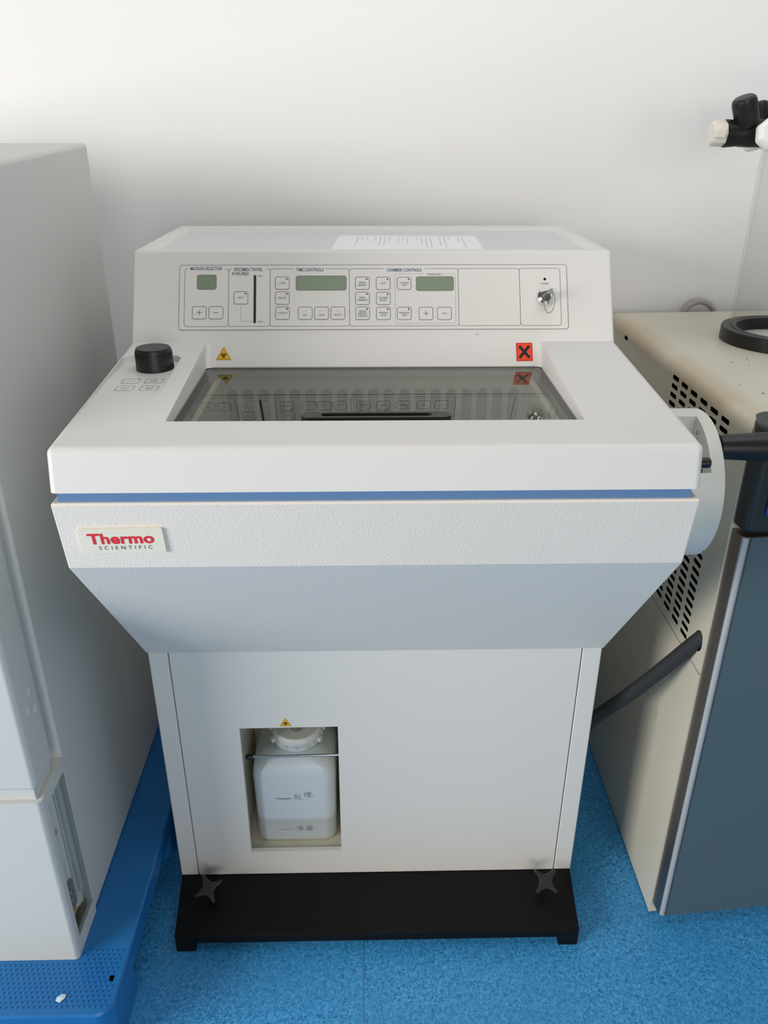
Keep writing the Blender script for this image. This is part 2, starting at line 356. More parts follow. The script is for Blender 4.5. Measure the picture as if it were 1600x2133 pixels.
# key pad on the lid
def kp(x, y): return (x, y, zb(y) + 0.0003)
kn = MB(); kn.lathe([(0.0255, 0.0), (0.0257, 0.002), (0.0243, 0.0265), (0.0225, 0.0295), (0.0, 0.0300)], m_black, seg=56)
for k in range(56):
    a = 2 * math.pi * k / 56
    kn.box((0.0240, -0.0004, 0.003), (0.0251, 0.0004, 0.024), m_black, Matrix.Rotation(a, 4, 'Z'))
for i in range(len(kn.v)): x, y, z = kn.v[i]; kn.v[i] = (x - 0.3035, y + 0.272, z + zb(0.27))
o = kn.build('speed_knob', cry, smooth=True); o['label'] = 'black ribbed rotary knob'
def chev(mb, cx, cy, up, mx):
    s_ = 1 if up else -1
    stroke(mb, [(cx - 0.005, cy - 0.0022 * s_), (cx, cy + 0.0022 * s_), (cx + 0.005, cy - 0.0022 * s_)], 0.0009, m_line, mx)
for (x, y, up, dbl) in ((-0.3215, 0.2125, 1, 0), (-0.2910, 0.2125, 1, 1), (-0.3215, 0.1830, 0, 0), (-0.2905, 0.1830, 0, 1)):
    mb = MB(); mx = plane_mx((x, y, zb(y) + 0.0006), (1, 0, 0), (0, 1, 0.022))
    vs, fs = fill2d([rrect(-0.0115, -0.0095, 0.0115, 0.0095, 0.003)], 0.0003); mb.add(vs, fs, m_panel, mx @ T(0, 0, -0.0003))
    vs, fs = frame2d(-0.0115, -0.0095, 0.0115, 0.0095, 0.003, 0.0007); mb.add(vs, fs, m_line, mx @ T(0, 0, 0.0002))
    m2 = mx @ T(0, 0, 0.0002)
    if dbl: chev(mb, 0, 0.002, up, m2); chev(mb, 0, -0.0028, up, m2)
    else: chev(mb, 0, 0, up, m2)
    mb.build('arrow_key', cry)

# window: seal, glass, handle
sv, sf = fill2d([[(-0.2452, 0.0735), (0.2447, 0.0735), (0.2478, 0.342), (-0.2476, 0.342)], rrect(-0.2375, 0.080, 0.2375, 0.3395, 0.012)], 0.001)
MB().add(sv, sf, m_gap, T(0, 0, 0.9515)).build('window_seal', cry)
gl = MB().add([(-0.2455, 0.0735, 0.9540), (0.2450, 0.0735, 0.9540), (0.2482, 0.3438, 0.9540), (-0.2480, 0.3438, 0.9540)], [(0, 1, 2, 3)], m_glass).build('sliding_window', cry)
gl['label'] = 'tinted glass pane over the chamber'
hm = MB(); vs, fs = fill2d([rrect(-0.0895, 0.0835, 0.0895, 0.1045, 0.0095, 8)], 0.00615); hm.add(vs, fs, m_black, T(0, 0, 0.9604))
h = hm.build('window_handle', gl)
cut(h, MB().prism(rrect(-0.066, 0.0885, 0.066, 0.0995, 0.0054, 8), 0.9610, 0.98, m_black))
bv = h.modifiers.new('bevel', 'BEVEL'); bv.width = 0.0008; bv.segments = 2; bv.limit_method = 'ANGLE'; shade(h)
h['label'] = 'black grip bar with a long finger groove'

# cold chamber below the glass
ch = MB(); X, Y0, Y1, Z0, Z1 = 0.232, 0.094, 0.372, 0.714, 0.9340; t = 0.003
ch.box((-X, Y0, Z0), (-X + t, Y1, Z1), m_chamber); ch.box((X - t, Y0, Z0), (X, Y1, Z1), m_chamber); ch.box((-X, Y0, Z0), (X, Y0 + t, Z1), m_chamber)
ch.box((-X, Y0, Z0), (X, Y1, Z0 + t), m_chamber); ch.box((-X, Y1 - t, Z0), (X, Y1, 0.9345), m_chamber)
ch.build('cold_chamber', cry)
fr = MB(); vs, fs = fill2d([[(-0.236, 0.09), (0.236, 0.09), (0.236, 0.375), (-0.236, 0.375)], [(-0.2285, 0.0975), (0.2285, 0.0975), (0.2285, 0.3685), (-0.2285, 0.3685)]], 0.0015)
fr.add(vs, fs, m_pale, T(0, 0, 0.9365)).build('chamber_rim', cry)
# slotted grille at the back of the chamber
loops = [[(-0.228, -0.21), (0.228, -0.21), (0.228, 0), (-0.228, 0)]]
for k in range(19):
    cx = -0.2145 + k * 0.02363; loops.append([(cx - 0.0078, -0.20)] + [(cx + 0.0078, -0.20)] + [(cx + 0.0078 * math.cos(a), -0.0215 + 0.0078 * math.sin(a)) for a in [math.pi * q / 8 for q in range(9)]])
vs, fs = fill2d(loops, 0.0012)
g = MB().add(vs, fs, m_chamber, plane_mx((0, 0.352, 0.934), (1, 0, 0), (0, 0, 1))); g.box((-0.228, 0.3545, 0.724), (0.228, 0.3555, 0.9335), m_slot)
g.build('chamber_grille', cry)

# control console
cp = [(0.3425, 0.9540), (0.43650, 1.1082), (0.7755, 1.1082), (0.7755, 0.9540)]
cap = MB().prism(cp, -0.3592, 0.3592, m_lid, 'x').build('control_console', cry)
c = MB(); a_, b_ = [(-0.3415, 0.4560), (0.3415, 0.4560), (0.3435, 0.7440), (-0.3435, 0.7440)], [(-0.3345, 0.4620), (0.3345, 0.4620), (0.3370, 0.7370), (-0.3370, 0.7370)]
c.add([(x, y, 1.102) for x, y in b_] + [(x, y, 1.1083) for x, y in a_] + [(x, y, 1.13) for x, y in a_], [(3, 2, 1, 0), (8, 9, 10, 11)] + [(i, (i + 1) % 4, (i + 1) % 4 + 4, i + 4) for i in range(4)] + [(i + 4, (i + 1) % 4 + 4, (i + 1) % 4 + 8, i + 8) for i in range(4)], m_lid)
cut(cap, c)
bv = cap.modifiers.new('bevel', 'BEVEL'); bv.width = 0.0048; bv.segments = 4; bv.limit_method = 'ANGLE'; bv.angle_limit = math.radians(28); shade(cap)
for sx in (-1, 1):                                  # soft inside corners where the console meets the lid opening
    r = 0.011; prof = [(0, 0)] + [(r - r * math.sin(math.pi / 2 * q / 6), r - r * math.cos(math.pi / 2 * q / 6)) for q in range(7)]
    lo = [(sx * (0.2490 - a), 0.3440 - b_, 0.9550) for a, b_ in prof]; hi = [(sx * (0.2490 - a), 0.3628 - b_, 0.9860) for a, b_ in prof]
    n = len(prof); MB().add(lo + hi, [tuple(range(n)), tuple(range(n, 2 * n))] + [(i, (i + 1) % n, (i + 1) % n + n, i + n) for i in range(n)], m_lid).build('corner_fillet', cry, smooth=True)
MB().box((-0.3343, 0.4622, 1.1015), (0.3343, 0.7368, 1.10235), m_tray).build('top_tray', cry)

TD = Vector((0, 0.52251211, 0.85263186)); PO = Vector((0, 0.3631, 0.9881))
PM = plane_mx(PO, (1, 0, 0), TD)                     # console face: x, t in metres
PM = PM @ T(0, 0, 0)
def on(mb, geo, m, h): mb.add(geo[0], geo[1], m, PM @ T(0, 0, h))
mm = 0.001
pn = MB()
on(pn, fill2d([rrect(-289 * mm, 19 * mm, 290 * mm, 118 * mm, 4 * mm)], 0.0004), m_panel, 0.0001)
on(pn, frame2d(-289.6 * mm, 18.4 * mm, 290.6 * mm, 118.6 * mm, 4.5 * mm, 0.7 * mm), m_line, 0.0006)
def region(x0, y0, x1, y1, gap=None, w=0.7, r=4, m=m_line):
    x0, y0, x1, y1 = x0 * mm, y0 * mm, x1 * mm, y1 * mm; w *= mm; r *= mm
    pts = rrect(x0, y0, x1, y1, r); loop = pts
    # walk from the right end of the caption gap clockwise to its left end
    if gap:
        g0, g1 = gap[0] * mm, gap[1] * mm
        br = pts[:6]; trr = pts[6:12]; tl = pts[12:18]; bl_ = pts[18:24]
        path = [(g0, y1)] + tl + bl_ + br + trr + [(g1, y1)]
    else: path = pts + [pts[0], pts[1]]
    stroke(pn, path, w, m, PM, 0.0006)
region(-281.5, 24, -216.3, 112.5, (-277, -222.5)); region(-216.3, 24, -154.6, 112.5, (-213, -160))
region(-154.6, 24, -36.5, 112.5, (-119, -72)); region(-36.5, 24, 126.5, 112.5, (14.5, 76.5)); region(126.5, 24, 218.8, 112.5); region(218.8, 24, 280, 112.5)
region(31.7, 28, 122, 104.5, (76, 108), 0.45, 4, m_thin)
pan = pn.build('control_panel', cry); pan['label'] = 'long membrane panel with outlined control groups'
def ptext(mb, s_, x, y, size, m=m_blueink, sx=0.8, bold=0.0, align='CENTER', h=0.0010, lead=0.8):
    g = text_geo(s_, size * mm, sx, bold * mm, 1.0, align, lead); mb.add([(a + x * mm, b_ + y * mm, 0) for a, b_, _ in g[0]], g[1], m, PM @ T(0, 0, h))
for cap_ in (('MICRON SELECTOR', -249.8, 112.6, 7.0, m_blueink, 0.76, 0.045), ('SPECIMEN TRAVEL', -187, 111.2, 7.0, m_blueink, 0.74, 0.045), ('AVAILABLE', -212, 104.9, 7.0, m_blueink, 0.74, 0.045, 'LEFT'),
             ('TIME CONTROLS', -95.6, 110.6, 7.0, m_blueink, 0.76, 0.045), ('CHAMBER CONTROLS', 45.5, 110.0, 7.0, m_blueink, 0.74, 0.045), ('TEMPERATURE °C', 92, 103.2, 4.0, m_line, 0.8, 0.0),
             ('MIN', -169.5, 101.3, 4.0, m_line, 0.85, 0.0), ('MAX', -169, 30.8, 4.0, m_line, 0.85, 0.0), ('LOCKED', 256.5, 88.6, 4.0, m_line, 0.85, 0.0)):
    cpn = MB(); ptext(cpn, *cap_); cpn.build('caption', pan)
def display(x0, y0, x1, y1):
    mb = MB(); g = fill2d([rrect(x0 * mm, y0 * mm, x1 * mm, y1 * mm, 3.2 * mm)]); on(mb, g, m_lcd, 0.0007)
    on(mb, frame2d((x0 - .5) * mm, (y0 - .5) * mm, (x1 + .5) * mm, (y1 + .5) * mm, 3.5 * mm, 0.8 * mm), m_line, 0.0009); return mb.build('display', pan)
for d in ((-262.9, 80.9, -234.8, 102.8), (-115.9, 79.4, -41.3, 101), (63.7, 78.3, 119.3, 99.6)): display(*d)
mb = MB(); on(mb, fill2d([rrect(-179.0 * mm, 29 * mm, -175.4 * mm, 102.5 * mm, 0.3 * mm)], 0.0003), m_black, 0.0008)
stroke(mb, [(-197.8 * mm, 54 * mm), (-197.6 * mm, 36 * mm), (-196.5 * mm, 33 * mm), (-193.5 * mm, 31.6 * mm), (-180.5 * mm, 31.4 * mm)], 0.4 * mm, m_thin, PM, 0.0008)
mb.build('travel_indicator', pan)
keys = [(-248.9 - 10.6, 45, '+', 0), (-234.6, 45, '-', 0), (-197.8, 67.6, 'RESET', 1), (-136.4, 90.2, 'CLOCK', 1), (-136.3, 67.1, 'DEFROST', 1), (-136.1, 44, 'FUMIGATE', 1),
        (-102.4, 43.8, '^DAY', 0), (-78.1, 43.8, '^HOUR', 0), (-53.8, 43.8, '^MINUTE', 0),
        (-17.1, 89.7, 'IMMED.\nDEFROST', 1), (-17.1, 66.5, 'IMMED.\nFUMIGATE', 1), (-17, 43.4, 'CANCEL\nDEFROST/\nFUMIGATE', 1),
        (14.1, 89.5, 'LAMP', 1), (14, 66.3, 'CRYOBAR\nBOOST', 1), (13.9, 43.2, 'WINDOW\nLOCK', 1), (45.3, 89.4, 'CRYOBAR\nTEMP', 1), (45, 43.1, 'WORKING\nTEMP', 1),
        (77.5, 42.9, '+', 0), (105, 42.9, '-', 0)]
for i, (x, y, s_, led) in enumerate(keys):
    if i == 0: x = -259.3
    mb = MB(); hw, hh = 10.8, 10.0
    on(mb, fill2d([rrect((x - hw) * mm, (y - hh) * mm, (x + hw) * mm, (y + hh) * mm, 3.6 * mm)], 0.0002), m_panel, 0.0007)
    on(mb, frame2d((x - hw) * mm, (y - hh) * mm, (x + hw) * mm, (y + hh) * mm, 3.6 * mm, 0.85 * mm), m_line, 0.0010)
    if led: on(mb, fill2d([[((x + 6.6 + 1.15 * math.cos(a)) * mm, (y + 6.4 + 1.15 * math.sin(a)) * mm) for a in [k * math.pi / 8 for k in range(16)]]]), m_gap, 0.0011)
    if s_ == '+': stroke(mb, [((x - 3.8) * mm, y * mm), ((x + 3.8) * mm, y * mm)], 0.0009, m_line, PM, 0.0011); stroke(mb, [(x * mm, (y - 3.8) * mm), (x * mm, (y + 3.8) * mm)], 0.0009, m_line, PM, 0.0012)
    elif s_ == '-': stroke(mb, [((x - 3.8) * mm, y * mm), ((x + 3.8) * mm, y * mm)], 0.0009, m_line, PM, 0.0011)
    else:
        ink = m_blueink if x > -30 and x < 30 and i not in (12,) else m_line
        if s_[0] == '^': stroke(mb, [((x - 2.6) * mm, (y + 2) * mm), (x * mm, (y + 4) * mm), ((x + 2.6) * mm, (y + 2) * mm)], 0.0003, m_thin, PM, 0.0011); ptext(mb, s_[1:], x, y - 3, 4.0, m_line, 0.80, 0.0, h=0.0012)
        else:
            nl = s_.count('\n'); ptext(mb, s_, x, y - (0.0 if nl == 0 else 1.2 if nl == 1 else 0.6), 4.1, ink, 0.76, 0.0, h=0.0012, lead=0.92)
    mb.build('membrane_key', pan)
# key switch
mb = MB(); on(mb, fill2d([[((256.8 + 2 * math.cos(a)) * mm, (95.6 + 2 * math.sin(a)) * mm) for a in [k * math.pi / 10 for k in range(20)]]]), m_gap, 0.0009); mb.build('indicator_lamp', pan)
LK = PM @ T(0.2560, 0.0660, 0.0003)
mb = MB(); mb.lathe([(0.0130, 0), (0.0130, 0.004), (0.0118, 0.008), (0.0082, 0.0105), (0.0082, 0.0085), (0.0, 0.0085)], m_chrome, LK, 40)
lk = mb.build('key_lock', pan, smooth=True)
mb = MB(); kx = LK @ Matrix.Rotation(math.radians(35), 4, 'Z')
mb.box((-0.0045, -0.0006, 0.006), (0.0045, 0.0006, 0.012), m_steel, kx)
out = [(-0.006, 0.011), (0.006, 0.011), (0.0085, 0.016), (0.0085, 0.027), (0.005, 0.032), (-0.005, 0.032), (-0.0085, 0.027), (-0.0085, 0.016)]
mb.prism(out, -0.0007, 0.0007, m_steel, 'y', kx)
mb.tube([(LK @ Vector((0.0008 + 0.0080 * math.cos(a), -0.0150 + 0.0150 * math.sin(a), 0.0265 + 0.006 * math.sin(a)))) for a in [k * math.pi / 14 for k in range(28)]], 0.0005, mat('dull_ring', (0.22, 0.21, 0.20), 0.45, 0.6), seg=8, closed=True)
mb.build('key', pan, smooth=True)['label'] = 'steel key with a split ring'

# warning stickers
def trefoil(mb, c, s_, m, mx):
    def arc(cx, cy, r, a0, a1, w):
        stroke(mb, [(cx + r * math.cos(math.radians(a0 + (a1 - a0) * k / 14)), cy + r * math.sin(math.radians(a0 + (a1 - a0) * k / 14))) for k in range(15)], w, m, mx, 0.0002)
    for a in (90, 210, 330):
        cx, cy = c[0] + 0.42 * s_ * math.cos(math.radians(a)), c[1] + 0.42 * s_ * math.sin(math.radians(a)); arc(cx, cy, 0.42 * s_, a + 38, a + 322, 0.2 * s_)
    arc(c[0], c[1], 0.50 * s_, 0, 360, 0.10 * s_)
def hazard(mx, h, name='biohazard_label'):
    mb = MB(); w = h * 1.12; def_ = [(-w / 2, 0), (w / 2, 0), (0, h)]
    vs, fs = fill2d([def_], 0.0001); mb.add(vs, fs, m_yel, mx @ T(0, 0, 0.0001))
    k = 0.84; cy = h / 3; tri = lambda q: [(x * q, (y - cy) * q + cy) for x, y in def_]
    vs, fs = fill2d([tri(0.88), tri(0.80)]); mb.add(vs, fs, m_ink, mx @ T(0, 0, 0.0003))
    trefoil(mb, (0, h * 0.33), h * 0.26, m_ink, mx @ T(0, 0, 0.0003)); o = mb.build(name, cry); o['label'] = 'yellow triangular biohazard sticker'; return o
hazard(PM @ T(-0.2226, -0.0268, 0.0002), 0.0205)
hazard(plane_mx((-0.1500, 0.2224, 0.3840), (1, 0, 0), (0, 0, 1)), 0.0175)
mb = MB(); mx = PM @ T(0.2232, -0.0163, 0.0002) @ Matrix.Rotation(math.radians(0.5), 4, 'Z')
vs, fs = fill2d([rrect(-0.0122, -0.0140, 0.0122, 0.0140, 0.0002)], 0.0001); mb.add(vs, fs, m_red, mx)
vs, fs = fill2d([rrect(-0.0112, -0.0130, 0.0112, 0.0130, 0.0001), rrect(-0.0107, -0.0125, 0.0107, 0.0125, 0.0001)]); mb.add(vs, fs, m_ink, mx @ T(0, 0, 0.0002))
for sg in (-1, 1): stroke(mb, [(-0.0075, -0.009 * sg), (0.0075, 0.009 * sg)], 0.0044, m_ink, mx, 0.0003 + 0.00005 * sg)
mb.build('irritant_label', cry)['label'] = 'orange red square sticker with a black cross'
# pencil marks on the console
mb = MB(); stroke(mb, [(0.1510, 0.0140), (0.1525, 0.0100), (0.1545, 0.0105), (0.1552, 0.0130)], 0.0005, m_thin, PM, 0.0003); mb.build('scratch_mark', cry)

# brand badge on the housing front
BM = plane_mx((-0.2892, -0.0078, 0.8535), (1, 0, 0), (0, -0.0167, 0.0990)) @ Matrix.Rotation(math.radians(1.0), 4, 'Z')
vs, fs = fill2d([rrect(-0.0475, -0.0172, 0.0475, 0.0172, 0.0018)], 0.0012)
bd = MB().add(vs, fs, m_badge, BM @ T(0, 0, 0.0012)).build('brand_badge', cry, bevel=0.0008, seg=3)
mb = MB(); g = text_geo('Thermo', 0.0200, 1.10, 0.00062, 1.03); mb.add(g[0], g[1], m_tred, BM @ T(-0.0005, 0.0033, 0.0028))
g = text_geo('SCIENTIFIC', 0.0073, 1.0, 0.0, 1.75); mb.add(g[0], g[1], m_tgrey, BM @ T(0.0025, -0.0090, 0.0028))
mb.build('badge_lettering', bd)

# hand wheel with crank handle
wc = (0.137, 0.857); wr = 0.0957
mb = MB(); mx = T(0, wc[0], wc[1]) @ Matrix.Rotation(math.pi / 2, 4, 'Y')
mb.lathe([(0.090, 0.3640), (wr - 0.001, 0.3650), (wr, 0.3665), (wr, 0.4135), (wr - 0.0015, 0.4155), (wr - 0.006, 0.4165), (0.03, 0.4175), (0.0, 0.4175)], m_wheel, mx, 96)
wh = mb.build('hand_wheel', cry, smooth=True); wh['label'] = 'pale round hand wheel'
stn = mat('grime', (0.22, 0.15, 0.08), 0.8)
pk = MB()
def arcp(r, a0, a1, n=8): return [(wc[0] + r * math.cos(math.radians(a0 + (a1 - a0) * k / n)), wc[1] + r * math.sin(math.radians(a0 + (a1 - a0) * k / n))) for k in range(n + 1)]
pk.prism(arcp(0.12, 98, 150) + arcp(0.060, 150, 98), 0.360, 0.3985, m_wheel, 'x'); cut(wh, pk)
mb = MB(); GM = plane_mx((0.3982, 0, 0), (0, -1, 0), (0, 0, 1))
for k in range(16):
    q = random.random(); y_, z_ = 0.112 + random.gauss(0, 0.003), 0.930 + random.gauss(0, 0.005); r_ = random.uniform(0.0003, 0.0011)
    mb.add([(-y_ + r_ * math.cos(a), z_ + 1.5 * r_ * math.sin(a), 0.00002 * k) for a in [j * math.pi / 4 for j in range(8)]], [tuple(range(8))], stn, GM)
mb.build('grime_spots', wh)['kind'] = 'stuff'
mb = MB(); mb.lathe([(0.0, 0.400), (0.008, 0.400), (0.008, 0.416), (0.0150, 0.418), (0.0162, 0.440), (0.0180, 0.475), (0.0172, 0.520), (0.0150, 0.535), (0.0, 0.538)], m_black, T(0, 0.091, 0.9235) @ Matrix.Rotation(math.pi / 2, 4, 'Y'), 32)
mb.build('crank_handle', cry, smooth=True)['label'] = 'black tapered crank handle'
mb = MB(); mb.lathe([(0.0062, 0.3600), (0.0062, 0.3755), (0.005, 0.3772), (0.0, 0.3775)], m_black, T(0, 0.0175, 0.9330) @ Matrix.Rotation(math.pi / 2, 4, 'Y'), 24)
mb.box((0.3600, 0.010, 0.9235), (0.3670, 0.020, 0.9275), m_black); mb.build('wheel_lock', cry, smooth=True)

# ------------------------------------------------------------------ waste bottle in the bay
bt = thing('waste_bottle', 'translucent white plastic bottle behind the rod in the front door opening', 'bottle', (-0.146, 0.31, 0.0906))
def bottle():
    secs = [(0.0906, 0.066, 0.058, 0.02), (0.096, 0.0715, 0.063, 0.02), (0.245, 0.0735, 0.065, 0.022), (0.262, 0.071, 0.062, 0.024), (0.271, 0.064, 0.056, 0.028), (0.281, 0.050, 0.048, 0.03), (0.287, 0.036, 0.036, 0.034)]
    vs = []; fs = []; n = 24
    for z, hx, hy, r in secs: vs += [(-0.146 + x, 0.312 + y, z) for x, y in rrect(-hx, -hy, hx, hy, min(r, hx - .001, hy - .001))]
    for i in range(len(secs) - 1):
        for k in range(n): fs.append((i * n + k, i * n + (k + 1) % n, (i + 1) * n + (k + 1) % n, (i + 1) * n + k))
    fs += [tuple(range(n))[::-1], tuple(range((len(secs) - 1) * n, len(secs) * n))]
    m = mat('bottle_plastic', (0.6, 0.66, 0.68), 0.32); nt = m.node_tree; bs = nt.nodes['Principled BSDF']
    tc = nt.nodes.new('ShaderNodeTexCoord'); sp = nt.nodes.new('ShaderNodeSeparateXYZ'); r = nt.nodes.new('ShaderNodeValToRGB'); e = r.color_ramp.elements
    e[0].position = 0.145; e[0].color = (0.50, 0.535, 0.53, 1); e[1].position = 0.151; e[1].color = (0.62, 0.68, 0.72, 1)      # the fill level shows through
    nt.links.new(tc.outputs['Object'], sp.inputs[0]); nt.links.new(sp.outputs['Z'], r.inputs[0]); nt.links.new(r.outputs[0], bs.inputs['Base Color'])
    bs.inputs['Subsurface Weight'].default_value = 0.3; bs.inputs['Subsurface Radius'].default_value = (0.01, 0.01, 0.01); bs.inputs['Subsurface Scale'].default_value = 0.5
    return MB().add(vs, fs, m).build('bottle_body', bt, bevel=0.004, seg=3)
bo = bottle()
mb = MB(); mb.lathe([(0.043, 0), (0.044, 0.002), (0.0435, 0.020), (0.040, 0.0245), (0.012, 0.026), (0.0, 0.026)], m_hdpe, T(-0.142, 0.312, 0.2865), 48)
for k in range(16):
    a = k * math.pi / 8; mb.box((0.0425, -0.003, 0.003), (0.0455, 0.003, 0.012), m_hdpe, T(-0.142, 0.312, 0.2865) @ Matrix.Rotation(a, 4, 'Z'))
for a in (-28, 208, 12, 168):
    mb.box((0.042, -0.004, 0.006), (0.0500, 0.004, 0.014), m_hdpe, T(-0.142, 0.312, 0.2865) @ Matrix.Rotation(math.radians(a), 4, 'Z'))
mb.build('screw_cap', bt, smooth=True)
mb = MB(); mb.tube([(-0.142, 0.300, 0.311), (-0.142, 0.300, 0.345), (-0.142, 0.304, 0.385)], 0.0095, mat('drain_tube', (0.17, 0.17, 0.13), 0.4)); mb.build('drain_tube', bt, smooth=True)
WM = plane_mx((0, 0.2462, 0), (1, 0, 0), (0, 0, 1))
def pen(mb, x, z, s_, strokes, w=0.0006):
    for st in strokes: stroke(mb, [(x + a * s_, z + b_ * s_) for a, b_ in st], w, m_pen, WM)
CHU = [[(.30, 1), (.15, .7), (.05, .55)], [(.25, .82), (.5, .8), (.35, .45), (.0, .05)], [(.12, .6), (.4, .25), (.8, .02), (1.1, .0)], [(.75, .95), (.76, .25)], [(.76, .65), (.98, .5)]]
LI = [[(.0, .85), (.38, .9)], [(.02, .55), (.36, .58)], [(-.05, .2), (.42, .28)], [(.2, .88), (.18, .25)], [(.52, .98), (.5, .5)], [(.52, .98), (1.0, 1.0), (.98, .5)], [(.5, .74), (.98, .76)], [(.5, .52), (.98, .52)], [(.75, .98), (.74, .05)], [(.55, .3), (.98, .32)], [(.42, .03), (1.45, .1)]]
BAO = [[(.28, 1), (.05, .6)], [(.18, .78), (.17, .05)], [(.42, .95), (.8, .95), (.78, .68), (.42, .68), (.42, .95)], [(.36, .48), (.95, .5)], [(.62, .68), (.6, .02)], [(.6, .45), (.38, .15)], [(.62, .45), (1.1, .05)]]
LIU = [[(.1, .95), (.1, .6), (.35, .68)], [(.35, .95), (.42, .6)], [(.5, .95), (.92, .97), (.85, .6), (.7, .62)], [(.72, .95), (.5, .6)], [(.12, .48), (.12, .0)], [(.12, .48), (.92, .5), (.9, .02)], [(.12, .0), (.9, .02)], [(.12, .25), (.9, .27)], [(.5, .48), (.5, .0)]]
mb = MB()
stroke(mb, [(-0.1790, 0.1990), (-0.165, 0.1985), (-0.160, 0.1996), (-0.1520, 0.1985)], 0.0007, m_pen, WM); stroke(mb, [(-0.1790, 0.1995), (-0.165, 0.1970), (-0.1520, 0.1988)], 0.0006, m_pen, WM)
pen(mb, -0.1470, 0.1965, 0.0125, CHU); pen(mb, -0.1290, 0.2015, 0.0120, LI)
mb.build('handwriting', bt); mb = MB()
stroke(mb, [(-0.1735, 0.1235), (-0.151, 0.1238)], 0.0006, m_pen, WM); pen(mb, -0.1455, 0.1195, 0.0125, BAO); pen(mb, -0.1285, 0.1205, 0.0120, LIU)
mb.build('handwriting', bt)

# paper on the console
pp = MB(); PX = plane_mx((0.0572, 0.5760, 1.1024), (1, -0.045, 0), (0.045, 1, 0))
vs, fs = fill2d([rrect(-0.120, -0.0885, 0.120, 0.0885, 0.0003)], 0.00012); pp.add(vs, fs, m_paper, PX @ T(0, 0, 0.00015))
for k in range(24):
    if k in (3, 8, 12, 17, 21): continue
    x = -0.085 + k * 0.0078; l = random.uniform(0.04, 0.14); stroke(pp, [(x, 0.075), (x, 0.075 - l)], 0.0016, m_ptext, PX, 0.0004)
tag(pp.build('paper_sheet', loc=(0.0572, 0.5760, 1.1024)), 'thin white printed sheet lying flat on top of the cryostat console', 'paper')

# ------------------------------------------------------------------ freeze dryer on the right
fd = thing('freeze_dryer', 'aged beige freeze dryer with slate grey front and slotted side vents', 'lab machine', (0.65, 0.5, 0))
fp = [(0.4885, 0.158), (0.86, 0.192), (0.86, 0.880), (0.4915, 0.855)]
bd_ = MB().prism(fp, 0.004, 0.930, m_beige).build('casing', fd, bevel=0.016, seg=5, angle=60)
# round the top edges only a lot, the upright edges a little
bd_.modifiers.clear()
bm = bmesh.new(); bm.from_mesh(bd_.data)
te = [e for e in bm.edges if all(v.co.z > 0.92 for v in e.verts)]
bmesh.ops.bevel(bm, geom=te, offset=0.020, segments=6, profile=0.5, affect='EDGES')
bm.to_mesh(bd_.data); bm.free()
c = MB()
for r in range(26):
    for k in range(6):
        y = 0.4355 - k * 0.0400; z = 0.9090 - r * 0.01425 - 0.0004 * k
        if k == 0 and r > 20: pass
        c.prism(rrect(y - 0.0135, z - 0.0037, y + 0.0135, z + 0.0037, 0.0030, 3), 0.44, 0.53, m_gap, 'x')  # slot walls coloured black to stand for the shade inside
c.prism(rrect(0.7047, 0.9044, 0.7247, 0.9118, 0.003, 3), 0.44, 0.53, m_gap, 'x')
c.prism([(0.1825 + 0.0145 * math.cos(a), 0.5735 + 0.0165 * math.sin(a)) for a in [k * math.pi / 12 for k in range(24)]], 0.44, 0.53, m_gap, 'x')
c.box((0.48, 0.15, 0.5290), (0.4905, 0.86, 0.5303), m_gap)
cut(bd_, c); bd_['label'] = 'beige painted casing with rows of vent slots'
ck = MB(); SM = plane_mx((0.4883, 0, 0), (0, -1, 0), (0, 0, 1)); m_chip = mat('bare_metal_chip', (0.10, 0.075, 0.05), 0.7)
stroke(ck, [(-0.281, 0.358), (-0.2785, 0.360), (-0.2765, 0.357), (-0.2755, 0.350), (-0.2750, 0.343)], 0.0006, m_chip, SM); ck.build('paint_crack', fd)
TMx = T(0, 0, 0.9303)
for (x, y, r_) in ((0.585, 0.455, .0011), (0.607, 0.440, .0009), (0.618, 0.474, .0010), (0.560, 0.285, .0012), (0.566, 0.268, .0010), (0.545, 0.330, .0006)):
    ch_ = MB(); ch_.add([(x + r_ * 1.6 * math.cos(a) * random.uniform(.6, 1.2), y + r_ * 2.5 * math.sin(a) * random.uniform(.6, 1.2), 0) for a in [j * math.pi / 4 for j in range(8)]], [tuple(range(8))], m_chip, TMx); ch_.build('paint_chip', fd)
fdir = Vector((1, 0.0915, 0)).normalized()
FM = plane_mx((0.4885, 0.158, 0), fdir, (0, 0, 1))        # front plane; local z points to the viewer
mb = MB()
mb.prism([(0.003, 0.0), (0.003, 0.026), (0.008, 0.0295), (0.37, 0.0295), (0.37, 0.0)], 0.030, 0.7780, m_brush, 'z', T(0.4885, 0.158, 0) @ Matrix.Rotation(math.atan(0.0915), 4, 'Z') @ Matrix.Scale(-1, 4, (0, 1, 0)))
d1 = mb.build('door_frame', fd); d1['label'] = 'brushed steel door edge'
mb = MB(); mb.tube([FM @ Vector((0.0085, 0.032, 0.0265)), FM @ Vector((0.0085, 0.777, 0.0265))], 0.0048, mat('satin_steel', (0.55, 0.55, 0.54), 0.34, 0.35), seg=20); mb.build('edge_moulding', d1, smooth=True)
vs, fs = fill2d([[(0.0145, 0.031), (0.37, 0.031), (0.37, 0.7775), (0.0145, 0.7775)]], 0.0012); mb = MB(); mb.add(vs, fs, m_teal, FM @ T(0, 0, 0.0300)); mb.build('door_panel', d1)['label'] = 'slate grey front panel'
mb = MB(); px = T(0.4885, 0.158, 0) @ Matrix.Rotation(math.atan(0.0915), 4, 'Z') @ Matrix.Scale(-1, 4, (0, 1, 0))
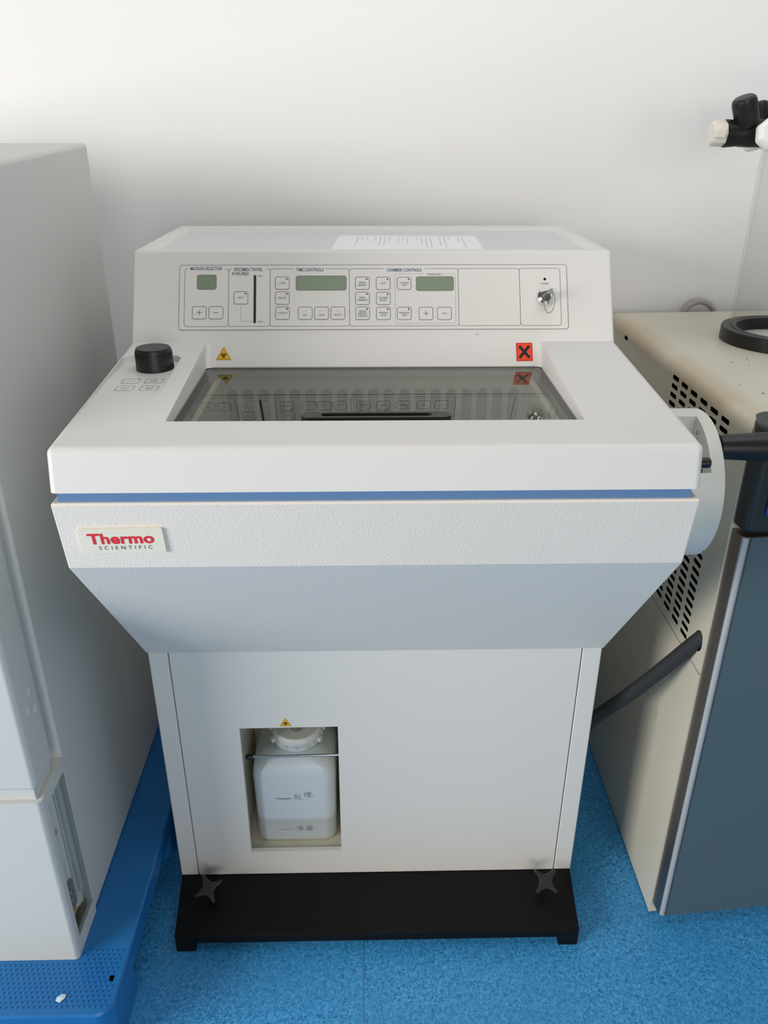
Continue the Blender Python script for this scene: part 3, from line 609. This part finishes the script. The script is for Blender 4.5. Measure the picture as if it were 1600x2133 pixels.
mb.prism([(0.001, 0.0), (0.001, 0.020), (0.004, 0.028), (0.012, 0.034), (0.37, 0.036), (0.37, 0.0)], 0.7850, 0.9150, m_dgrey, 'z', px)
mb.prism([(0.009, -0.010), (0.004, 0.004), (0.004, 0.020), (0.010, 0.030), (0.37, 0.034), (0.37, -0.040), (0.034, -0.040), (0.022, -0.034), (0.016, -0.020)], 0.9145, 0.9330, m_dgrey, 'z', px)
hd = mb.build('front_header', fd, bevel=0.006, seg=4, angle=40); hd['label'] = 'dark grey moulded header'
vs, fs = fill2d([rrect(0.0225, 0.812, 0.090, 0.862, 0.006)], 0.0008); mb = MB(); mb.add(vs, fs, m_emb, FM @ T(0, 0, 0.0362)); mb.build('blue_emblem', hd)
mb = MB(); mb.lathe([(0.0045, 0), (0.0045, 0.002), (0.0, 0.0032)], m_steel, FM @ T(0.036, 0.017, 0), 16); mb.build('screw', fd, smooth=True)
MB().box((-0.001, 0.009, 0.0), (0.0, 0.0305, 0.0008), m_gap, FM @ T(0.054, 0, 0)).build('plinth_seam', fd)

# acrylic drying chamber on top
dc = thing('drying_chamber', 'clear acrylic cylinder with black base ring standing on the beige dryer', 'lab chamber', (0.738, 0.592, 0.9302))
cx = T(0.738, 0.592, 0.9302)
mb = MB(); mb.ring([(0.0865, 0), (0.1105, 0), (0.1112, 0.002), (0.1108, 0.022), (0.1098, 0.0235), (0.0865, 0.0235)], m_rubber, cx, 96); mb.build('base_ring', dc, smooth=True)
mb = MB(); mb.lathe([(0.0860, 0), (0.0860, 0.0025), (0.0, 0.0025)], m_white, cx, 64); mb.build('base_disc', dc, smooth=True)
mb = MB(); mb.ring([(0.0925, 0.0235), (0.0975, 0.0235), (0.0975, 0.395), (0.0925, 0.395)], m_acrylic, cx, 96); mb.build('clear_cylinder', dc, smooth=True)['label'] = 'clear acrylic tube'
mb = MB(); mb.ring([(0.088, 0.395), (0.104, 0.395), (0.104, 0.408), (0.088, 0.408)], m_steel, cx, 72); mb.lathe([(0.0885, 0.397), (0.0885, 0.406), (0, 0.406)], m_steel, cx, 72); mb.build('top_plate', dc, smooth=True)
# rubber manifold valves
def valve(loc, ang, label):
    root = thing('manifold_valve', label, 'valve', loc, 'rubber valves on the acrylic chamber')
    A = T(*loc) @ Matrix.Rotation(math.radians(ang), 4, 'Z')
    X = A @ Matrix.Rotation(-math.pi / 2, 4, 'Y')                    # local +Z runs outwards (to -X)
    mb = MB(); mb.lathe([(0.0, -0.022), (0.0185, -0.022), (0.0205, -0.018), (0.0205, 0.000), (0.0190, 0.020), (0.0205, 0.036), (0.0205, 0.0405), (0.0, 0.041)], m_rubber, X, 40)
    mb.build('rubber_body', root, smooth=True)
    mb = MB(); N = A @ T(-0.008, -0.004, 0.012) @ Matrix.Rotation(math.radians(-22), 4, 'Y') @ Matrix.Rotation(math.radians(8), 4, 'X')
    mb.lathe([(0.0, 0), (0.0180, 0), (0.0185, 0.010), (0.0190, 0.034), (0.0175, 0.0400), (0.0135, 0.0430), (0.0, 0.0435)], m_rubber, N, 36); mb.build('rubber_port', root, smooth=True)
    mb = MB(); mb.lathe([(0.0, 0.0412), (0.0195, 0.0412), (0.0195, 0.058), (0.0165, 0.0635), (0.0, 0.0640)], m_ivory, X, 8); 
    mb.box((-0.0645, -0.0235, -0.006), (-0.047, -0.017, 0.006), m_ivory, A); mb.build('stopper', root, bevel=0.0015)
    mb = MB(); mb.lathe([(0.0, 0.0), (0.0215, 0.0), (0.0250, 0.004), (0.0250, 0.014), (0.020, 0.021), (0.0, 0.022)], m_white, A @ T(0.014, -0.036, -0.003) @ Matrix.Rotation(math.radians(75), 4, 'X'), 7); mb.build('white_knob', root, bevel=0.003)
    return root
valve((0.6010, 0.580, 1.2670), 0, 'black rubber valve with ivory end cap at the left of the clear cylinder')
valve((0.688, 0.712, 1.262), -66, 'black rubber valve half hidden behind the one with the ivory end')

# insulated hose between the machines
mb = MB(); P = [(0.495, 0.179, 0.582), (0.4885, 0.1845, 0.572), (0.455, 0.222, 0.486), (0.425, 0.262, 0.405), (0.398, 0.300, 0.335), (0.384, 0.345, 0.262), (0.382, 0.42, 0.17), (0.384, 0.52, 0.08), (0.388, 0.62, 0.020), (0.40, 0.78, 0.0125)]
def smoothp(P, n=6):
    P = [Vector(p) for p in P]; out = []
    for i in range(len(P) - 1):
        p0, p1, p2, p3 = P[max(i - 1, 0)], P[i], P[i + 1], P[min(i + 2, len(P) - 1)]
        for k in range(n):
            t = k / n; out.append(0.5 * ((2 * p1) + (p2 - p0) * t + (2 * p0 - 5 * p1 + 4 * p2 - p3) * t * t + (-p0 + 3 * p1 - 3 * p2 + p3) * t ** 3))
    return out + [P[-1]]
mb.tube(smoothp(P), 0.0118, m_foam, seg=20)
tag(mb.build('insulated_hose', smooth=True), 'dark foam insulated hose running out of the beige dryer down behind the cryostat', 'hose')
mb = MB(); P = [(0.655, 0.885, 0.60), (0.655, 0.885, 0.86), (0.663, 0.885, 0.925), (0.694, 0.885, 0.9445), (0.726, 0.885, 0.925), (0.735, 0.885, 0.86), (0.735, 0.885, 0.60)]
mb.tube(smoothp(P), 0.0065, m_hose); tag(mb.build('grey_hose', smooth=True), 'grey hose looping up between the beige dryer and the wall', 'hose')

# ------------------------------------------------------------------ left cabinet
lc = thing('laboratory_cabinet', 'tall pale grey enamel cabinet standing on the blue plastic pallet', 'cabinet', (-0.72, 0.3, 0.1255))
zt = lambda y: 1.2255 + 0.0425 * y
mb = MB()
mb.prism([(0.0, 0.468), (0.0, zt(0)), (0.064, zt(0.064)), (0.064, 0.468)], -1.02, -0.4605, m_lcab, 'x'); mb.build('front_column', lc, bevel=0.007, seg=5)
mb = MB(); mb.prism([(0.062, 0.1260), (0.062, zt(0.062) - 0.001), (0.60, zt(0.60) - 0.001), (0.60, 0.1260)], -1.02, -0.4720, m_lcab, 'x'); core = mb.build('carcass', lc)
mb = MB(); mb.prism([(0.0850, 0.1262), (0.0850, zt(0.085)), (0.612, zt(0.612)), (0.612, 0.1262)], -1.018, -0.4600, m_lcab, 'x')
sp_ = mb.build('side_panel', lc, bevel=0.006, seg=4)
mb = MB(); mb.box((-1.02, 0.006, 0.4475), (-0.4665, 0.0625, 0.4675), m_lcab); mb.build('seam_strip', lc, bevel=0.001, seg=2)
lb = MB().box((-1.02, -0.001, 0.1256), (-0.4585, 0.0845, 0.4480), m_lcab).build('service_box', lc); prebevel(lb, lambda a, b: a.y < 0 and b.y < 0 and abs(a.z - b.z) > 0.1, 0.007, 5)
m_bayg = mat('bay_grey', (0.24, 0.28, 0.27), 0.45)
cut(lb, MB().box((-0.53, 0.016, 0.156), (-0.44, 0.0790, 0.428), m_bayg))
# service bay details
mb = MB(); mb.box((-0.5295, 0.0680, 0.190), (-0.4660, 0.0785, 0.425), mat('bay_channel', (0.36, 0.42, 0.40), 0.4)); mb.build('bay_channel', lc, bevel=0.001)
MB().box((-0.5295, 0.0165, 0.190), (-0.4635, 0.0440, 0.4275), m_lcab).build('bay_plate', lc, bevel=0.001)
mb = MB(); mb.box((-0.4637, 0.0170, 0.372), (-0.4627, 0.0235, 0.392), m_gap); mb.box((-0.4635, 0.0170, 0.364), (-0.4595, 0.0270, 0.369), m_steel); mb.build('latch', lc)
mb = MB(); mb.box((-0.4637, 0.0180, 0.212), (-0.4585, 0.0330, 0.262), m_line); mb.box((-0.4585, 0.021, 0.226), (-0.4578, 0.030, 0.231), m_steel); mb.box((-0.4585, 0.021, 0.242), (-0.4578, 0.030, 0.247), m_steel); mb.build('power_socket', lc, bevel=0.0008)
mb = MB(); mb.box((-0.4636, 0.022, 0.192), (-0.4632, 0.036, 0.212), m_rust); mb.build('rust_stain', lc)
mb = MB(); stroke(mb, [(0.024, 0.285), (0.0445, 0.300)], 0.0008, m_thin, plane_mx((-0.4633, 0, 0), (0, 1, 0), (0, 0, 1))); mb.build('tiny_print', lc)
mb = MB(); mb.box((-0.527, 0.0185, 0.157), (-0.4640, 0.0700, 0.1640), mat('dull_steel', (0.17, 0.165, 0.14), 0.45, 0.7)); mb.build('drip_tray', lc)
for (y, z) in ((0.0430, 0.600), (0.0500, 0.5680), (0.0300, 0.5800)):
    MB().lathe([(0.0072, 0), (0.0070, 0.0010), (0.0, 0.0014)], m_lcab, T(-0.4606, y, z) @ Matrix.Rotation(math.pi / 2, 4, 'Y'), 28).build('hole_plug', lc, smooth=True)

# ------------------------------------------------------------------ pallet
pl_ = thing('plastic_pallet', 'blue plastic pallet with a studded deck under the grey cabinet', 'pallet', (-0.72, 0.3, 0))
mb = MB(); po = rrect(-1.10, -0.0880, -0.3860, 0.80, 0.026, 6); n = len(po); g = lambda s_, z: [((x + 0.743) * s_ - 0.743, (y - 0.356) * s_ + 0.356, z) for x, y in po]
L = [g(1.0, 0.085), g(1.0, 0.1215), g(0.994, 0.1250)]
vs = sum(L, []); fs = [tuple(range(n))[::-1], tuple(range(2 * n, 3 * n))] + [(j * n + i, j * n + (i + 1) % n, (j + 1) * n + (i + 1) % n, (j + 1) * n + i) for j in range(2) for i in range(n)]
dk = mb.add(vs, fs, m_pallet).build('deck', pl_)
cut(dk, MB().box((-0.4040, -0.0360, 0.112), (-0.3975, -0.0270, 0.14), m_gap)); mb = MB()
for r in range(13):
    for k in range(28):
        x = -0.398 - k * 0.0080 - (r % 2) * 0.0040; y = -0.0740 + r * 0.0072
        if -0.36 < x - 0.0 or (y < -0.004 or x > -0.452) and not (-0.406 < x < -0.3955 and -0.038 < y < -0.025):
            mb.lathe([(0.0021, 0), (0.0016, 0.0013), (0.0008, 0.0021), (0.0, 0.0022)], m_pallet, T(x, y, 0.1249), 6)
st = mb.build('deck_studs', dk, smooth=True); st['kind'] = 'stuff'
for (x0, x1) in ((-1.09, -0.97), (-0.80, -0.68), (-0.52, -0.3950)):
    for (y0, y1) in ((-0.080, 0.05), (0.29, 0.42), (0.66, 0.79)):
        MB().prism(rrect(x0, y0, x1, y1, 0.02), 0.0, 0.0855, m_pallet).build('foot', pl_, bevel=0.002)
mb = MB(); mb.add([(-0.4725, -0.066, 0.1267), (-0.4655, -0.0685, 0.1268), (-0.4600, -0.0620, 0.1274), (-0.4600, -0.0565, 0.1270), (-0.4660, -0.0555, 0.1268), (-0.4720, -0.0600, 0.1268), (-0.466, -0.062, 0.1285),
    (-0.4725, -0.066, 0.1263), (-0.4655, -0.0685, 0.1263), (-0.4600, -0.0620, 0.1263), (-0.4600, -0.0565, 0.1263), (-0.4660, -0.0555, 0.1263), (-0.4720, -0.0600, 0.1263)],
    [(0, 1, 6), (1, 2, 6), (2, 3, 6), (3, 4, 6), (4, 5, 6), (5, 0, 6)] + [(i, (i + 1) % 6, (i + 1) % 6 + 7, i + 7) for i in range(6)] + [(12, 11, 10, 9, 8, 7)], mat('pale_flake', (0.55, 0.72, 0.78), 0.5))
tag(mb.build('flake', loc=(-0.466, -0.062, 0.1263)), 'small pale flake lying on the studded pallet deck', 'debris')
